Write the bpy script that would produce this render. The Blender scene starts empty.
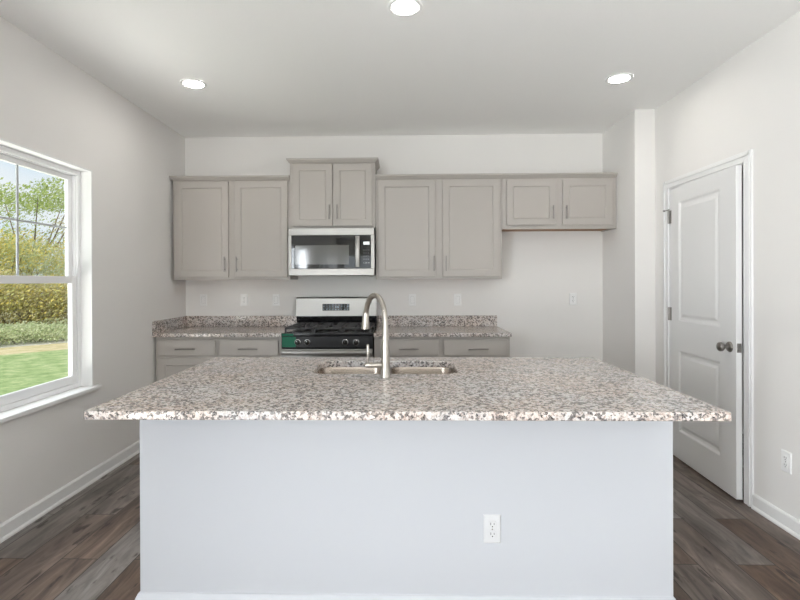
import bpy, bmesh, math, random
from mathutils import Vector, Matrix
random.seed(7)
PI = math.pi
SC = bpy.context.scene
COL = SC.collection

# ------------------------------------------------------------------ camera
cam = bpy.data.cameras.new('camera')
cam.sensor_fit = 'HORIZONTAL'; cam.sensor_width = 36.0
cam.lens = 36.0 * 490.4 / 800.0
cam.shift_x = 0.01036; cam.shift_y = -0.0223
cam.clip_start = 0.05; cam.clip_end = 300
cam_o = bpy.data.objects.new('camera', cam); COL.objects.link(cam_o)
cam_o.matrix_world = (Matrix.Translation((0, 0, 1.3466)) @ Matrix.Rotation(0.0219, 4, 'Z')
                      @ Matrix.Rotation(PI/2 - 0.0022, 4, 'X') @ Matrix.Rotation(-0.0036, 4, 'Z'))
SC.camera = cam_o

# ------------------------------------------------------------------ view
vs = SC.view_settings
vs.view_transform = 'Standard'; vs.look = 'None'; vs.gamma = 1.0; vs.use_curve_mapping = False
vs.exposure = 0.0
SC.cycles.use_denoising = True
SC.cycles.max_bounces = 12; SC.cycles.diffuse_bounces = 8; SC.cycles.glossy_bounces = 6
SC.cycles.transparent_max_bounces = 16
SC.cycles.sample_clamp_indirect = 6.0
SC.cycles.caustics_reflective = False; SC.cycles.caustics_refractive = False

# ------------------------------------------------------------------ world: pale sky with thin cloud
W = bpy.data.worlds.new('sky'); SC.world = W; W.use_nodes = True
n = W.node_tree.nodes; l = W.node_tree.links; n.clear()
wo = n.new('ShaderNodeOutputWorld'); wb = n.new('ShaderNodeBackground')
tc = n.new('ShaderNodeTexCoord'); mp = n.new('ShaderNodeMapping'); mp.inputs['Scale'].default_value = (1.0, 1.0, 2.6)
nz = n.new('ShaderNodeTexNoise'); nz.inputs['Scale'].default_value = 3.0; nz.inputs['Detail'].default_value = 5
rp = n.new('ShaderNodeValToRGB')
rp.color_ramp.elements[0].position = .40; rp.color_ramp.elements[0].color = (.74, .88, 1.0, 1)
rp.color_ramp.elements[1].position = .62; rp.color_ramp.elements[1].color = (.95, .98, 1.0, 1)
l.new(tc.outputs['Generated'], mp.inputs['Vector']); l.new(mp.outputs[0], nz.inputs['Vector'])
l.new(nz.outputs['Fac'], rp.inputs['Fac']); l.new(rp.outputs['Color'], wb.inputs['Color'])
wb.inputs['Strength'].default_value = 1.0
l.new(wb.outputs[0], wo.inputs[0])

# ------------------------------------------------------------------ sun, and area lamps added outside the openings to fill the room
def sun(name, direction, strength, color, angle):
    d = bpy.data.lights.new(name, 'SUN'); d.energy = strength; d.color = color; d.angle = angle
    o = bpy.data.objects.new(name, d); COL.objects.link(o)
    o.rotation_euler = Vector(direction).to_track_quat('-Z', 'Y').to_euler()
sun('sun', (-.45, .42, -.78), 3.8, (1.0, .95, .86), math.radians(1.0))
def fill_lamp(name, loc, direction, sx, sy, power, color=(.92, .96, 1.0)):
    d = bpy.data.lights.new(name, 'AREA'); d.shape = 'RECTANGLE'; d.size = sx; d.size_y = sy
    d.energy = power; d.color = color
    o = bpy.data.objects.new(name, d); COL.objects.link(o); o.location = loc
    o.rotation_euler = Vector(direction).to_track_quat('-Z', 'Y').to_euler()
COOL, WARM = (.90, .95, 1.0), (1.0, .97, .93)
for nm, x in (('left', -1.25), ('right', 1.15)):
    fill_lamp('sky_fill_rear_'+nm, (x, -7.22, 1.25), (0, 1, .05), 1.3, 1.9, 22, COOL)  # lamp added outside each rear opening as front fill
    fill_lamp('bounce_fill_rear_'+nm, (x, -8.0, -.1), (0, .8, .6), 1.6, 1.2, 265, WARM)  # low lamp added outside, aimed up to brighten the ceiling
for nm, y, w_, pw in (('patio_door', -1.35, 1.5, 228), ('side_window', -5.0, 2.4, 40)):
    fill_lamp('sky_fill_'+nm, (-2.32, y, 1.25), (1, .35, .05), w_, 1.7, pw, COOL)  # lamp added outside the glass, standing in for skylight
fill_lamp('bounce_fill_patio_door', (-3.3, -1.9, -.1), (.75, .40, .6), 1.6, 1.2, 290, WARM)  # added lamp aimed up for ceiling fill, in place of ground bounce
fill_lamp('bounce_fill_kitchen_window', (-3.35, 2.4, -.22), (0, 0, 1), 2.0, 3.4, 180, WARM)  # lamp added below the sightline to brighten the kitchen ceiling
fill_lamp('sky_fill_kitchen_window', (-3.1, 2.9, 3.6), (.85, 0, -.75), 1.2, 1.8, 130, COOL)  # lamp added above the view to brighten the floor by the window

# ------------------------------------------------------------------ materials
MATS = {}
def nodemat(name):
    m = bpy.data.materials.new(name); m.use_nodes = True
    MATS[name] = m
    return m, m.node_tree.nodes, m.node_tree.links, m.node_tree.nodes['Principled BSDF']
def plain(name, col, rough=.5, metal=0.0, spec=None, bump=0.0, bscale=200, var=0.0, coat=0.0):
    m, n, l, b = nodemat(name)
    b.inputs['Base Color'].default_value = (*col, 1); b.inputs['Roughness'].default_value = rough
    b.inputs['Metallic'].default_value = metal
    if spec is not None: b.inputs['Specular IOR Level'].default_value = spec
    if coat: b.inputs['Coat Weight'].default_value = coat; b.inputs['Coat Roughness'].default_value = .05
    tc = n.new('ShaderNodeTexCoord')
    nz = n.new('ShaderNodeTexNoise'); nz.inputs['Scale'].default_value = bscale; nz.inputs['Detail'].default_value = 3
    l.new(tc.outputs['Object'], nz.inputs['Vector'])
    if bump:
        bp = n.new('ShaderNodeBump'); bp.inputs['Strength'].default_value = bump; bp.inputs['Distance'].default_value = .002
        l.new(nz.outputs['Fac'], bp.inputs['Height']); l.new(bp.outputs[0], b.inputs['Normal'])
    if var:
        mx = n.new('ShaderNodeMix'); mx.data_type = 'RGBA'
        mx.inputs['A'].default_value = (*[c*(1-var) for c in col], 1); mx.inputs['B'].default_value = (*[min(1, c*(1+var)) for c in col], 1)
        n2 = n.new('ShaderNodeTexNoise'); n2.inputs['Scale'].default_value = 3
        l.new(tc.outputs['Object'], n2.inputs['Vector']); l.new(n2.outputs['Fac'], mx.inputs['Factor']); l.new(mx.outputs['Result'], b.inputs['Base Color'])
    return m
plain('wall_paint', (.80, .785, .77), .75, bump=.05, bscale=260, var=.01)
plain('ceiling_paint', (.95, .95, .945), .85, bump=.35, bscale=120)
plain('trim_white', (.82, .82, .82), .35)
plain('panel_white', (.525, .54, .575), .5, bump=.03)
plain('door_white', (.82, .82, .82), .38, bump=.02)
plain('vinyl_white', (.84, .84, .85), .3)
plain('cabinet_paint', (.43, .40, .373), .42, bump=.02, var=.02)
plain('wood_raw', (.36, .20, .11), .6, var=.15)
plain('nickel', (.30, .285, .27), .32, 1.0)
plain('chrome', (.75, .75, .75), .15, 1.0)
plain('plate_white', (.85, .85, .85), .3)
plain('plate_white_dimmed', (.64, .645, .66), .3)  # plate colour darkened to offset the strong light on the island front
plain('muntin_backlit', (.50, .52, .54), .4)  # backlit shade put into the muntin colour
plain('slot_dark', (.03, .03, .03), .6)
plain('black_enamel', (.012, .012, .013), .18)
plain('black_glass', (.008, .008, .009), .04)
plain('dark_gloss', (.010, .010, .011), .35, spec=.25)
plain('cast_iron', (.022, .021, .021), .42, bump=.1, bscale=400)
plain('dark_plastic', (.03, .03, .03), .4)
plain('grey_mesh', (.10, .10, .095), .08, spec=.7)
plain('green_film', (.02, .15, .09), .5, spec=.2)
plain('key_marks', (.55, .56, .56), .5)
plain('key_blue', (.45, .60, .70), .5)
plain('dark_void', (.05, .05, .05), .9)
plain('asphalt', (.60, .58, .55), .9, var=.08)
plain('bark', (.16, .12, .09), .9, bump=.5, bscale=30, var=.2)
plain('siding', (.6, .6, .58), .8)

def stainless(name, col, rough, axis):
    m, n, l, b = nodemat(name)
    b.inputs['Metallic'].default_value = 1.0; b.inputs['Base Color'].default_value = (*col, 1)
    tc = n.new('ShaderNodeTexCoord'); mp = n.new('ShaderNodeMapping')
    mp.inputs['Scale'].default_value = tuple(4 if i == axis else 500 for i in range(3))
    nz = n.new('ShaderNodeTexNoise'); nz.inputs['Scale'].default_value = 1; nz.inputs['Detail'].default_value = 2
    mr = n.new('ShaderNodeMapRange'); mr.inputs['To Min'].default_value = rough-.06; mr.inputs['To Max'].default_value = rough+.08
    l.new(tc.outputs['Object'], mp.inputs[0]); l.new(mp.outputs[0], nz.inputs['Vector']); l.new(nz.outputs['Fac'], mr.inputs['Value'])
    l.new(mr.outputs[0], b.inputs['Roughness'])
    return m
stainless('stainless', (.36, .35, .335), .40, 0)
stainless('stainless_sink', (.44, .38, .33), .26, 0)  # tan reflections put into the steel colour
stainless('brushed_nickel', (.47, .44, .40), .28, 2)

def emis(name, col, s):
    m, n, l, b = nodemat(name)
    b.inputs['Base Color'].default_value = (.9, .9, .9, 1)
    b.inputs['Emission Color'].default_value = (*col, 1); b.inputs['Emission Strength'].default_value = s
    return m
emis('lamp_lens', (1.0, .96, .90), 78)
emis('display_lit', (.75, .85, .85), .45)

# window glass
m, n, l, b = nodemat('glass')
n.remove(b); out = n['Material Output']
tr = n.new('ShaderNodeBsdfTransparent'); tr.inputs[0].default_value = (.97, .98, .98, 1)
gl = n.new('ShaderNodeBsdfGlossy'); gl.inputs['Roughness'].default_value = .02
lw = n.new('ShaderNodeLayerWeight'); lw.inputs['Blend'].default_value = .5
pw = n.new('ShaderNodeMath'); pw.operation = 'POWER'; pw.inputs[1].default_value = 5; l.new(lw.outputs['Facing'], pw.inputs[0])
fr = n.new('ShaderNodeMath'); fr.operation = 'MULTIPLY_ADD'; fr.inputs[1].default_value = .6; fr.inputs[2].default_value = .02; l.new(pw.outputs[0], fr.inputs[0])
mx = n.new('ShaderNodeMixShader'); l.new(fr.outputs[0], mx.inputs[0]); l.new(tr.outputs[0], mx.inputs[1]); l.new(gl.outputs[0], mx.inputs[2])
l.new(mx.outputs[0], out.inputs[0])

# granite
def ramp(n, stops, interp='LINEAR'):
    r = n.new('ShaderNodeValToRGB'); r.color_ramp.interpolation = interp
    e = r.color_ramp.elements
    while len(e) < len(stops): e.new(.5)
    for k, (p, c) in enumerate(stops): e[k].position = p; e[k].color = (*c, 1)
    return r
m, n, l, b = nodemat('granite')
tc = n.new('ShaderNodeTexCoord')
nd = n.new('ShaderNodeTexNoise'); nd.inputs['Scale'].default_value = 90; nd.inputs['Detail'].default_value = 2
l.new(tc.outputs['Object'], nd.inputs['Vector'])
ad = n.new('ShaderNodeVectorMath'); ad.operation = 'MULTIPLY_ADD'
ad.inputs[1].default_value = (.012, .012, .012); l.new(nd.outputs['Color'], ad.inputs[0]); l.new(tc.outputs['Object'], ad.inputs[2])
v1 = n.new('ShaderNodeTexVoronoi'); v1.inputs['Scale'].default_value = 122; l.new(ad.outputs[0], v1.inputs['Vector'])
s1 = n.new('ShaderNodeSeparateColor'); l.new(v1.outputs['Color'], s1.inputs[0])
# dark mineral gathers in loose drifts: shift the cell value with a soft noise
nc = n.new('ShaderNodeTexNoise'); nc.inputs['Scale'].default_value = 34; nc.inputs['Detail'].default_value = 3; l.new(tc.outputs['Object'], nc.inputs['Vector'])
sf = n.new('ShaderNodeMath'); sf.operation = 'MULTIPLY_ADD'; sf.inputs[1].default_value = 1.1; sf.inputs[2].default_value = -.55; l.new(nc.outputs['Fac'], sf.inputs[0])
sa = n.new('ShaderNodeMath'); sa.operation = 'ADD'; sa.use_clamp = True; l.new(s1.outputs[0], sa.inputs[0]); l.new(sf.outputs[0], sa.inputs[1])
r1 = ramp(n, [(0, (.008, .008, .010)), (.16, (.03, .03, .034)), (.25, (.13, .125, .13)), (.34, (.37, .32, .295)), (.45, (.52, .485, .47)), (.60, (.60, .59, .59)), (.80, (.66, .665, .675))], 'CONSTANT')
l.new(sa.outputs[0], r1.inputs['Fac'])
v2 = n.new('ShaderNodeTexVoronoi'); v2.inputs['Scale'].default_value = 300; l.new(ad.outputs[0], v2.inputs['Vector'])
s2 = n.new('ShaderNodeSeparateColor'); l.new(v2.outputs['Color'], s2.inputs[0])
r2 = ramp(n, [(0, (.07, .07, .075)), (.18, (.40, .36, .34)), (.4, (.57, .555, .55)), (.7, (.67, .67, .675))], 'CONSTANT')
l.new(s2.outputs[1], r2.inputs['Fac'])
mg = n.new('ShaderNodeMix'); mg.data_type = 'RGBA'; mg.inputs['Factor'].default_value = .30
l.new(r1.outputs[0], mg.inputs['A']); l.new(r2.outputs[0], mg.inputs['B'])
n3 = n.new('ShaderNodeTexNoise'); n3.inputs['Scale'].default_value = 5; n3.inputs['Detail'].default_value = 5; l.new(tc.outputs['Object'], n3.inputs['Vector'])
r3 = ramp(n, [(.34, (1.03, 1.0, .985)), (.62, (1.10, .97, .88))])
l.new(n3.outputs['Fac'], r3.inputs['Fac'])
mm = n.new('ShaderNodeMix'); mm.data_type = 'RGBA'; mm.blend_type = 'MULTIPLY'; mm.inputs['Factor'].default_value = .85
l.new(mg.outputs['Result'], mm.inputs['A']); l.new(r3.outputs[0], mm.inputs['B'])
l.new(mm.outputs['Result'], b.inputs['Base Color'])
b.inputs['Roughness'].default_value = .16

# vinyl plank floor: planks run away from the camera
m, n, l, b = nodemat('plank_floor')
tc = n.new('ShaderNodeTexCoord')
mp = n.new('ShaderNodeMapping'); mp.inputs['Rotation'].default_value = (0, 0, PI/2); mp.inputs['Location'].default_value = (2.35, 1.845, 0)  # offset lands the grey planks on the floor lit by the window
l.new(tc.outputs['Object'], mp.inputs[0])
bk = n.new('ShaderNodeTexBrick'); bk.offset = .37; bk.offset_frequency = 2; bk.squash = 1
bk.inputs['Color1'].default_value = (0, 0, 0, 1); bk.inputs['Color2'].default_value = (1, 1, 1, 1); bk.inputs['Mortar'].default_value = (.5, .5, .5, 1)
bk.inputs['Scale'].default_value = 1; bk.inputs['Brick Width'].default_value = 1.22; bk.inputs['Row Height'].default_value = .18
bk.inputs['Mortar Size'].default_value = .0022; bk.inputs['Mortar Smooth'].default_value = .2; bk.inputs['Bias'].default_value = 0
l.new(mp.outputs[0], bk.inputs['Vector'])
# grain, shifted per plank
sh = n.new('ShaderNodeVectorMath'); sh.operation = 'MULTIPLY_ADD'; sh.inputs[1].default_value = (13, 7, 5)
l.new(bk.outputs['Color'], sh.inputs[0]); l.new(tc.outputs['Object'], sh.inputs[2])
mg_ = n.new('ShaderNodeMapping'); mg_.inputs['Scale'].default_value = (15, 2.2, 1); l.new(sh.outputs[0], mg_.inputs[0])
g1 = n.new('ShaderNodeTexNoise'); g1.inputs['Scale'].default_value = 1; g1.inputs['Detail'].default_value = 8; g1.inputs['Roughness'].default_value = .62; g1.inputs['Distortion'].default_value = 1.1
l.new(mg_.outputs[0], g1.inputs['Vector'])
mk = n.new('ShaderNodeMapping'); mk.inputs['Scale'].default_value = (13, 3.6, 1); l.new(sh.outputs[0], mk.inputs[0])
g2 = n.new('ShaderNodeTexNoise'); g2.inputs['Scale'].default_value = 1.4; g2.inputs['Detail'].default_value = 6; l.new(mk.outputs[0], g2.inputs['Vector'])
ra = ramp(n, [(.30, (.034, .019, .012)), (.45, (.082, .048, .032)), (.57, (.130, .082, .056)), (.74, (.23, .155, .11))])
rb = ramp(n, [(.30, (.10, .094, .092)), (.45, (.20, .188, .18)), (.57, (.27, .258, .248)), (.74, (.38, .37, .36))])  # grey planks, their tone also raised in place of window light
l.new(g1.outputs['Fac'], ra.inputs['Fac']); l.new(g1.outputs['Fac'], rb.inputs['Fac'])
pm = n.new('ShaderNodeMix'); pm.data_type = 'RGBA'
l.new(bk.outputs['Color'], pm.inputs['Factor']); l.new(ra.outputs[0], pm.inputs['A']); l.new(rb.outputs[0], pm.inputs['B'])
# broad cathedral streaks and dark knots that differ from plank to plank
mk2 = n.new('ShaderNodeMapping'); mk2.inputs['Scale'].default_value = (7, .9, 1); l.new(sh.outputs[0], mk2.inputs[0])
g3 = n.new('ShaderNodeTexNoise'); g3.inputs['Scale'].default_value = 1.1; g3.inputs['Detail'].default_value = 3; l.new(mk2.outputs[0], g3.inputs['Vector'])
rs = ramp(n, [(.32, (.68, .65, .63)), (.52, (.95, .95, .95)), (.70, (1.15, 1.13, 1.12))]); l.new(g3.outputs['Fac'], rs.inputs['Fac'])
pq = n.new('ShaderNodeMix'); pq.data_type = 'RGBA'; pq.blend_type = 'MULTIPLY'; pq.inputs['Factor'].default_value = 1
l.new(pm.outputs['Result'], pq.inputs['A']); l.new(rs.outputs[0], pq.inputs['B'])
rk = ramp(n, [(.32, (.28, .26, .25)), (.385, (1, 1, 1))])
l.new(g2.outputs['Fac'], rk.inputs['Fac'])
pk = n.new('ShaderNodeMix'); pk.data_type = 'RGBA'; pk.blend_type = 'MULTIPLY'; pk.inputs['Factor'].default_value = 1
l.new(pq.outputs['Result'], pk.inputs['A']); l.new(rk.outputs[0], pk.inputs['B'])
ps = n.new('ShaderNodeMix'); ps.data_type = 'RGBA'; ps.inputs['B'].default_value = (.02, .016, .013, 1)
l.new(bk.outputs['Fac'], ps.inputs['Factor']); l.new(pk.outputs['Result'], ps.inputs['A'])
l.new(ps.outputs['Result'], b.inputs['Base Color'])
b.inputs['Roughness'].default_value = .40; b.inputs['Specular IOR Level'].default_value = .3
bp = n.new('ShaderNodeBump'); bp.inputs['Strength'].default_value = .12; bp.inputs['Distance'].default_value = .002
l.new(g1.outputs['Fac'], bp.inputs['Height']); l.new(bp.outputs[0], b.inputs['Normal'])

# lawn
def turf(name, c1, c2, c3):
    m, n, l, b = nodemat(name)
    tc = n.new('ShaderNodeTexCoord')
    a1 = n.new('ShaderNodeTexNoise'); a1.inputs['Scale'].default_value = 3.5; a1.inputs['Detail'].default_value = 8; a1.inputs['Roughness'].default_value = .75
    l.new(tc.outputs['Object'], a1.inputs['Vector'])
    r = ramp(n, [(.3, c1), (.5, c2), (.68, c3)]); l.new(a1.outputs['Fac'], r.inputs['Fac'])
    l.new(r.outputs[0], b.inputs['Base Color']); b.inputs['Roughness'].default_value = .9
turf('lawn_grass', (.13, .22, .06), (.27, .36, .15), (.48, .50, .28))
turf('dry_grass', (.34, .32, .14), (.52, .44, .26), (.62, .54, .38))
turf('soil', (.20, .22, .08), (.30, .28, .14), (.40, .34, .20))

def leafmat(name, cols):
    m, n, l, b = nodemat(name)
    g = n.new('ShaderNodeNewGeometry')
    r = ramp(n, [(k/(len(cols)-1), c) for k, c in enumerate(cols)])
    l.new(g.outputs['Random Per Island'], r.inputs['Fac'])
    l.new(r.outputs[0], b.inputs['Base Color']); b.inputs['Roughness'].default_value = .6
    out = n['Material Output']
    t = n.new('ShaderNodeBsdfTranslucent'); l.new(r.outputs[0], t.inputs['Color'])
    mx = n.new('ShaderNodeMixShader'); mx.inputs[0].default_value = .4
    l.new(b.outputs[0], mx.inputs[1]); l.new(t.outputs[0], mx.inputs[2]); l.new(mx.outputs[0], out.inputs[0])
leafmat('leaf_yellow', [(.48, .46, .16), (.78, .62, .16), (.62, .64, .28), (.82, .74, .34)])
leafmat('leaf_green', [(.22, .34, .08), (.40, .50, .14), (.50, .58, .22), (.34, .40, .16)])
leafmat('leaf_olive', [(.28, .26, .14), (.50, .44, .22), (.62, .54, .28), (.40, .42, .20)])
leafmat('leaf_pale', [(.45, .55, .30), (.58, .64, .40), (.50, .54, .34), (.66, .68, .48)])

# ------------------------------------------------------------------ mesh helpers
WLOC = {}
def new(): return bmesh.new()
def merge(bm, other):
    me = bpy.data.meshes.new('tmp'); other.to_mesh(me); other.free(); bm.from_mesh(me); bpy.data.meshes.remove(me)
def box(bm, x0, x1, y0, y1, z0, z1, bev=0.0, seg=2):
    t = bmesh.new(); r = bmesh.ops.create_cube(t, size=1.0)
    for v in t.verts:
        v.co = ((x0+x1)/2 + v.co.x*(x1-x0), (y0+y1)/2 + v.co.y*(y1-y0), (z0+z1)/2 + v.co.z*(z1-z0))
    if bev: bmesh.ops.bevel(t, geom=t.edges[:], offset=bev, segments=seg, profile=.7, affect='EDGES')
    merge(bm, t)
def loops(bm, ls, close=True, cap0=True, cap1=True):
    """skin a list of equal-length point loops"""
    vs_ = [[bm.verts.new(p) for p in L] for L in ls]
    k = len(ls[0])
    for a, b in zip(vs_, vs_[1:]):
        for i in range(k if close else k-1):
            j = (i+1) % k
            try: bm.faces.new((a[i], a[j], b[j], b[i]))
            except ValueError: pass
    if cap0: bm.faces.new(list(reversed(vs_[0])))
    if cap1: bm.faces.new(vs_[-1])
    return vs_
def tube(bm, pts, rad, seg=16, cap=True):
    pts = [Vector(p) for p in pts]; rs = rad if isinstance(rad, (list, tuple)) else [rad]*len(pts)
    ls = []; up = None
    for i, p in enumerate(pts):
        t = (pts[min(i+1, len(pts)-1)] - pts[max(i-1, 0)]).normalized()
        if up is None:
            up = Vector((0, 0, 1)) if abs(t.z) < .9 else Vector((1, 0, 0))
        up = (up - t*up.dot(t)).normalized(); s = t.cross(up)
        ls.append([p + (up*math.cos(a) + s*math.sin(a))*rs[i] for a in [2*PI*k/seg for k in range(seg)]])
    loops(bm, ls, True, cap, cap)
def lathe(bm, prof, c, axis='Z', seg=24, cap=True):
    """prof: list of (radius, height) along axis from c"""
    ls = []
    for r, h in prof:
        L = []
        for k in range(seg):
            a = 2*PI*k/seg; u, v = r*math.cos(a), r*math.sin(a)
            L.append({'Z': (c[0]+u, c[1]+v, c[2]+h), 'Y': (c[0]+u, c[1]+h, c[2]+v), 'X': (c[0]+h, c[1]+u, c[2]+v)}[axis])
        ls.append(L)
    loops(bm, ls, True, cap, cap)
def panel(bm, x0, x1, z0, z1, steps, yback):
    """slab facing -Y whose front follows (inset, y) steps"""
    def R(i, y): return [(x0+i, y, z0+i), (x1-i, y, z0+i), (x1-i, y, z1-i), (x0+i, y, z1-i)]
    loops(bm, [R(0, yback)] + [R(i, y) for i, y in steps])
def rrect(x0, x1, y0, y1, r, z, seg=6):
    P = []
    for cx, cy, a0 in ((x1-r, y1-r, 0), (x0+r, y1-r, PI/2), (x0+r, y0+r, PI), (x1-r, y0+r, 1.5*PI)):
        for k in range(seg+1):
            a = a0 + PI/2*k/seg; P.append((cx + r*math.cos(a), cy + r*math.sin(a), z))
    return P
def obj(name, bm, mat, parent=None, local=False, smooth=False, kind=None, label=None):
    bmesh.ops.recalc_face_normals(bm, faces=bm.faces[:])
    me = bpy.data.meshes.new(name); bm.to_mesh(me); bm.free()
    if parent is not None and not local:
        me.transform(Matrix.Translation(-WLOC[parent.name]))
    o = bpy.data.objects.new(name, me); COL.objects.link(o)
    me.materials.append(MATS[mat])
    if smooth:
        for p in me.polygons: p.use_smooth = True
        try: me.set_sharp_from_angle(angle=math.radians(40))
        except Exception: pass
    if parent is not None:
        o.parent = parent; WLOC[o.name] = WLOC[parent.name]
    else: WLOC[o.name] = Vector((0, 0, 0))
    if kind: o['kind'] = kind
    if label: o['label'] = label
    return o
def thing(name, label=None, cat=None, loc=(0, 0, 0), group=None, kind=None, rotz=0):
    o = bpy.data.objects.new(name, None); o.empty_display_size = .1; COL.objects.link(o)
    o.location = loc; o.rotation_euler = (0, 0, rotz); WLOC[o.name] = Vector(loc)
    tag(o, label, cat, group, kind)
    return o
def tag(o, label=None, cat=None, group=None, kind=None):
    if label: o['label'] = label
    if cat: o['category'] = cat
    if group: o['group'] = group
    if kind: o['kind'] = kind
    return o

# ------------------------------------------------------------------ room shell
XL, XR, XA, YB, YF, YR, H = -2.10, 2.07, 1.905, 4.71, 4.06, -7.00, 2.743
T = .14
def S(name, bm, mat, label=None): return tag(obj(name, bm, mat), label, None, None, 'structure')
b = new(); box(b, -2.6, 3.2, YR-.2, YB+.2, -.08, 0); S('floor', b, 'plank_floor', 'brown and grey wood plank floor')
b = new(); box(b, -2.6, 3.2, YR-.2, YB+.2, H, H+.1); S('ceiling', b, 'ceiling_paint', 'flat white ceiling with recessed lights')
WY0, WY1, WZ0, WZ1 = 2.28, 3.28, .632, 2.105            # kitchen window opening
QY0, QY1, RZ0, RZ1 = -6.2, -3.8, .70, 2.2
PY0, PY1, PZ1 = -2.1, -.57, 2.06                         # patio door behind the camera
b = new()
x0, x1 = XL-T, XL
box(b, x0, x1, WY1, YB+T, 0, H); box(b, x0, x1, WY0, WY1, 0, WZ0); box(b, x0, x1, WY0, WY1, WZ1, H)
box(b, x0, x1, PY1, WY0, 0, H); box(b, x0, x1, PY0, PY1, PZ1, H); box(b, x0, x1, QY1, PY0, 0, H); box(b, x0, x1, QY0, QY1, 0, RZ0); box(b, x0, x1, QY0, QY1, RZ1, H); box(b, x0, x1, YR-T, QY0, 0, H)
S('wall_left', b, 'wall_paint', 'left wall with the window')
b = new(); box(b, XL, XR+1.1, YB, YB+T, 0, H); S('wall_back', b, 'wall_paint', 'back wall behind the cabinets')
b = new(); box(b, XA, XR+T, YF, YB, 0, H); S('wall_alcove', b, 'wall_paint', 'projecting wall corner beside the short cabinet')
DY0, DY1, DZ = 3.005, 3.845, 2.055                       # pantry doorway
b = new()
box(b, XR, XR+T, DY1, YF, 0, H); box(b, XR, XR+T, DY0, DY1, DZ, H); box(b, XR, XR+T, YR-T, DY0, 0, H)
S('wall_right', b, 'wall_paint', 'right wall with the white door')
b = new(); box(b, XR+.9, XR+1.0, 2.4, YB, 0, H); box(b, XR+T, XR+.9, 2.4, 2.5, 0, H)
S('wall_pantry', b, 'wall_paint', 'pantry walls behind the white door')
b = new()
RW = [(-1.9, -.6), (.5, 1.8)]; RB = .04  # unseen rear openings, sills dropped so bounce light reaches further in
y0, y1 = YR-T, YR
box(b, XL, RW[0][0], y0, y1, 0, H); box(b, RW[0][1], RW[1][0], y0, y1, 0, H); box(b, RW[1][1], XR, y0, y1, 0, H)
for a, c in RW: box(b, a, c, y0, y1, 0, RB); box(b, a, c, y0, y1, RZ1, H)
S('wall_front', b, 'wall_paint', 'wall behind the camera with two windows')

# baseboards
def base_profile(bm, p0, p1, nrm, h=.088):
    """baseboard between two floor points, nrm points into the room"""
    pr = [(0, .0), (.022, .0), (.022, .010), (.016, .018), (.013, .020), (.013, h-.012), (.008, h-.003), (.0, h)]
    n_ = Vector((*nrm, 0))
    loops(bm, [[Vector((*p, 0)) + n_*o + Vector((0, 0, z)) for o, z in pr] for p in (p0, p1)])
b = new(); base_profile(b, (XL, PY1), (XL, YB-.66), (1, 0)); base_profile(b, (XL, YR), (XL, PY0), (1, 0)); S('baseboard_left', b, 'trim_white', 'white baseboard along the left wall')
b = new(); base_profile(b, (XR, YR), (XR, DY0-.075), (-1, 0)); base_profile(b, (XR, DY1+.09), (XR, YF), (-1, 0)); S('baseboard_right', b, 'trim_white', 'white baseboard along the right wall')
b = new(); base_profile(b, (XA, YF), (XA, YB), (-1, 0)); S('baseboard_alcove', b, 'trim_white')
b = new(); base_profile(b, (XA, YF), (XR-.03, YF), (0, -1)); S('baseboard_return', b, 'trim_white')
b = new(); base_profile(b, (.92, YB), (XA-.03, YB), (0, -1)); S('baseboard_back', b, 'trim_white')
b = new(); base_profile(b, (RW[0][1], YR), (RW[1][0], YR), (0, 1)); S('baseboard_front', b, 'trim_white')

# ------------------------------------------------------------------ kitchen window in the left wall
w = thing('window_1', 'white single hung window with a view of the lawn', None, (XL, (WY0+WY1)/2, WZ0), kind='structure')
XF = XL - .073
b = new()                                               # white lined reveal
box(b, XF-.06, XL+.002, WY1-.012, WY1, WZ0, WZ1); box(b, XF-.06, XL+.002, WY0, WY0+.012, WZ0, WZ1); box(b, XF-.06, XL+.002, WY0, WY1, WZ1-.012, WZ1)
obj('jamb', b, 'trim_white', w)
def ring(bm, xa, xb, ya, yb, za, zb, t, bev=.003):
    box(bm, xa, xb, ya, ya+t, za, zb, bev); box(bm, xa, xb, yb-t, yb, za, zb, bev)
    box(bm, xa, xb, ya+t, yb-t, za, za+t, bev); box(bm, xa, xb, ya+t, yb-t, zb-t, zb, bev)
b = new(); ring(b, XF-.066, XF, WY0+.012, WY1-.012, WZ0+.012, WZ1-.012, .03); ring(b, XF-.066, XF-.012, WY0+.030, WY1-.030, WZ0+.03, WZ1-.03, .018)
obj('window_frame', b, 'vinyl_white', w)
ya, yb = WY0+.048, WY1-.048
def sash(name, x0, x1, za, zb, st, rt, rb_, grid):
    s = new(); box(s, x0, x1, ya, ya+st, za, zb, .003); box(s, x0, x1, yb-st, yb, za, zb, .003)
    box(s, x0, x1, ya+st, yb-st, zb-rt, zb, .003); box(s, x0, x1, ya+st, yb-st, za, za+rb_, .003)
    so = obj(name, s, 'vinyl_white', w)
    xm = (x0+x1)/2
    if grid:
        g = new(); ym = (ya+yb)/2; zm = (za+rb_+zb-rt)/2
        box(g, xm-.0035, xm+.0035, ym-.007, ym+.007, za+rb_, zb-rt); box(g, xm-.003, xm+.003, ya+st, yb-st, zm-.006, zm+.006)
        obj('muntin', g, 'muntin_backlit', so)
    p = new(); box(p, xm-.002, xm+.002, ya+st-.005, yb-st+.005, za+rb_-.005, zb-rt+.005); obj('pane', p, 'glass', so)
sash('upper_sash', XF-.058, XF-.034, 1.352, WZ1-.046, .038, .034, .034, True)
sash('lower_sash', XF-.032, XF-.008, WZ0+.046, 1.386, .040, .046, .050, False)
b = new(); box(b, XF-.01, XL+.034, WY0-.045, WY1+.045, WZ0-.012, WZ0+.012, .006); obj('window_sill', b, 'trim_white', w)

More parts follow.
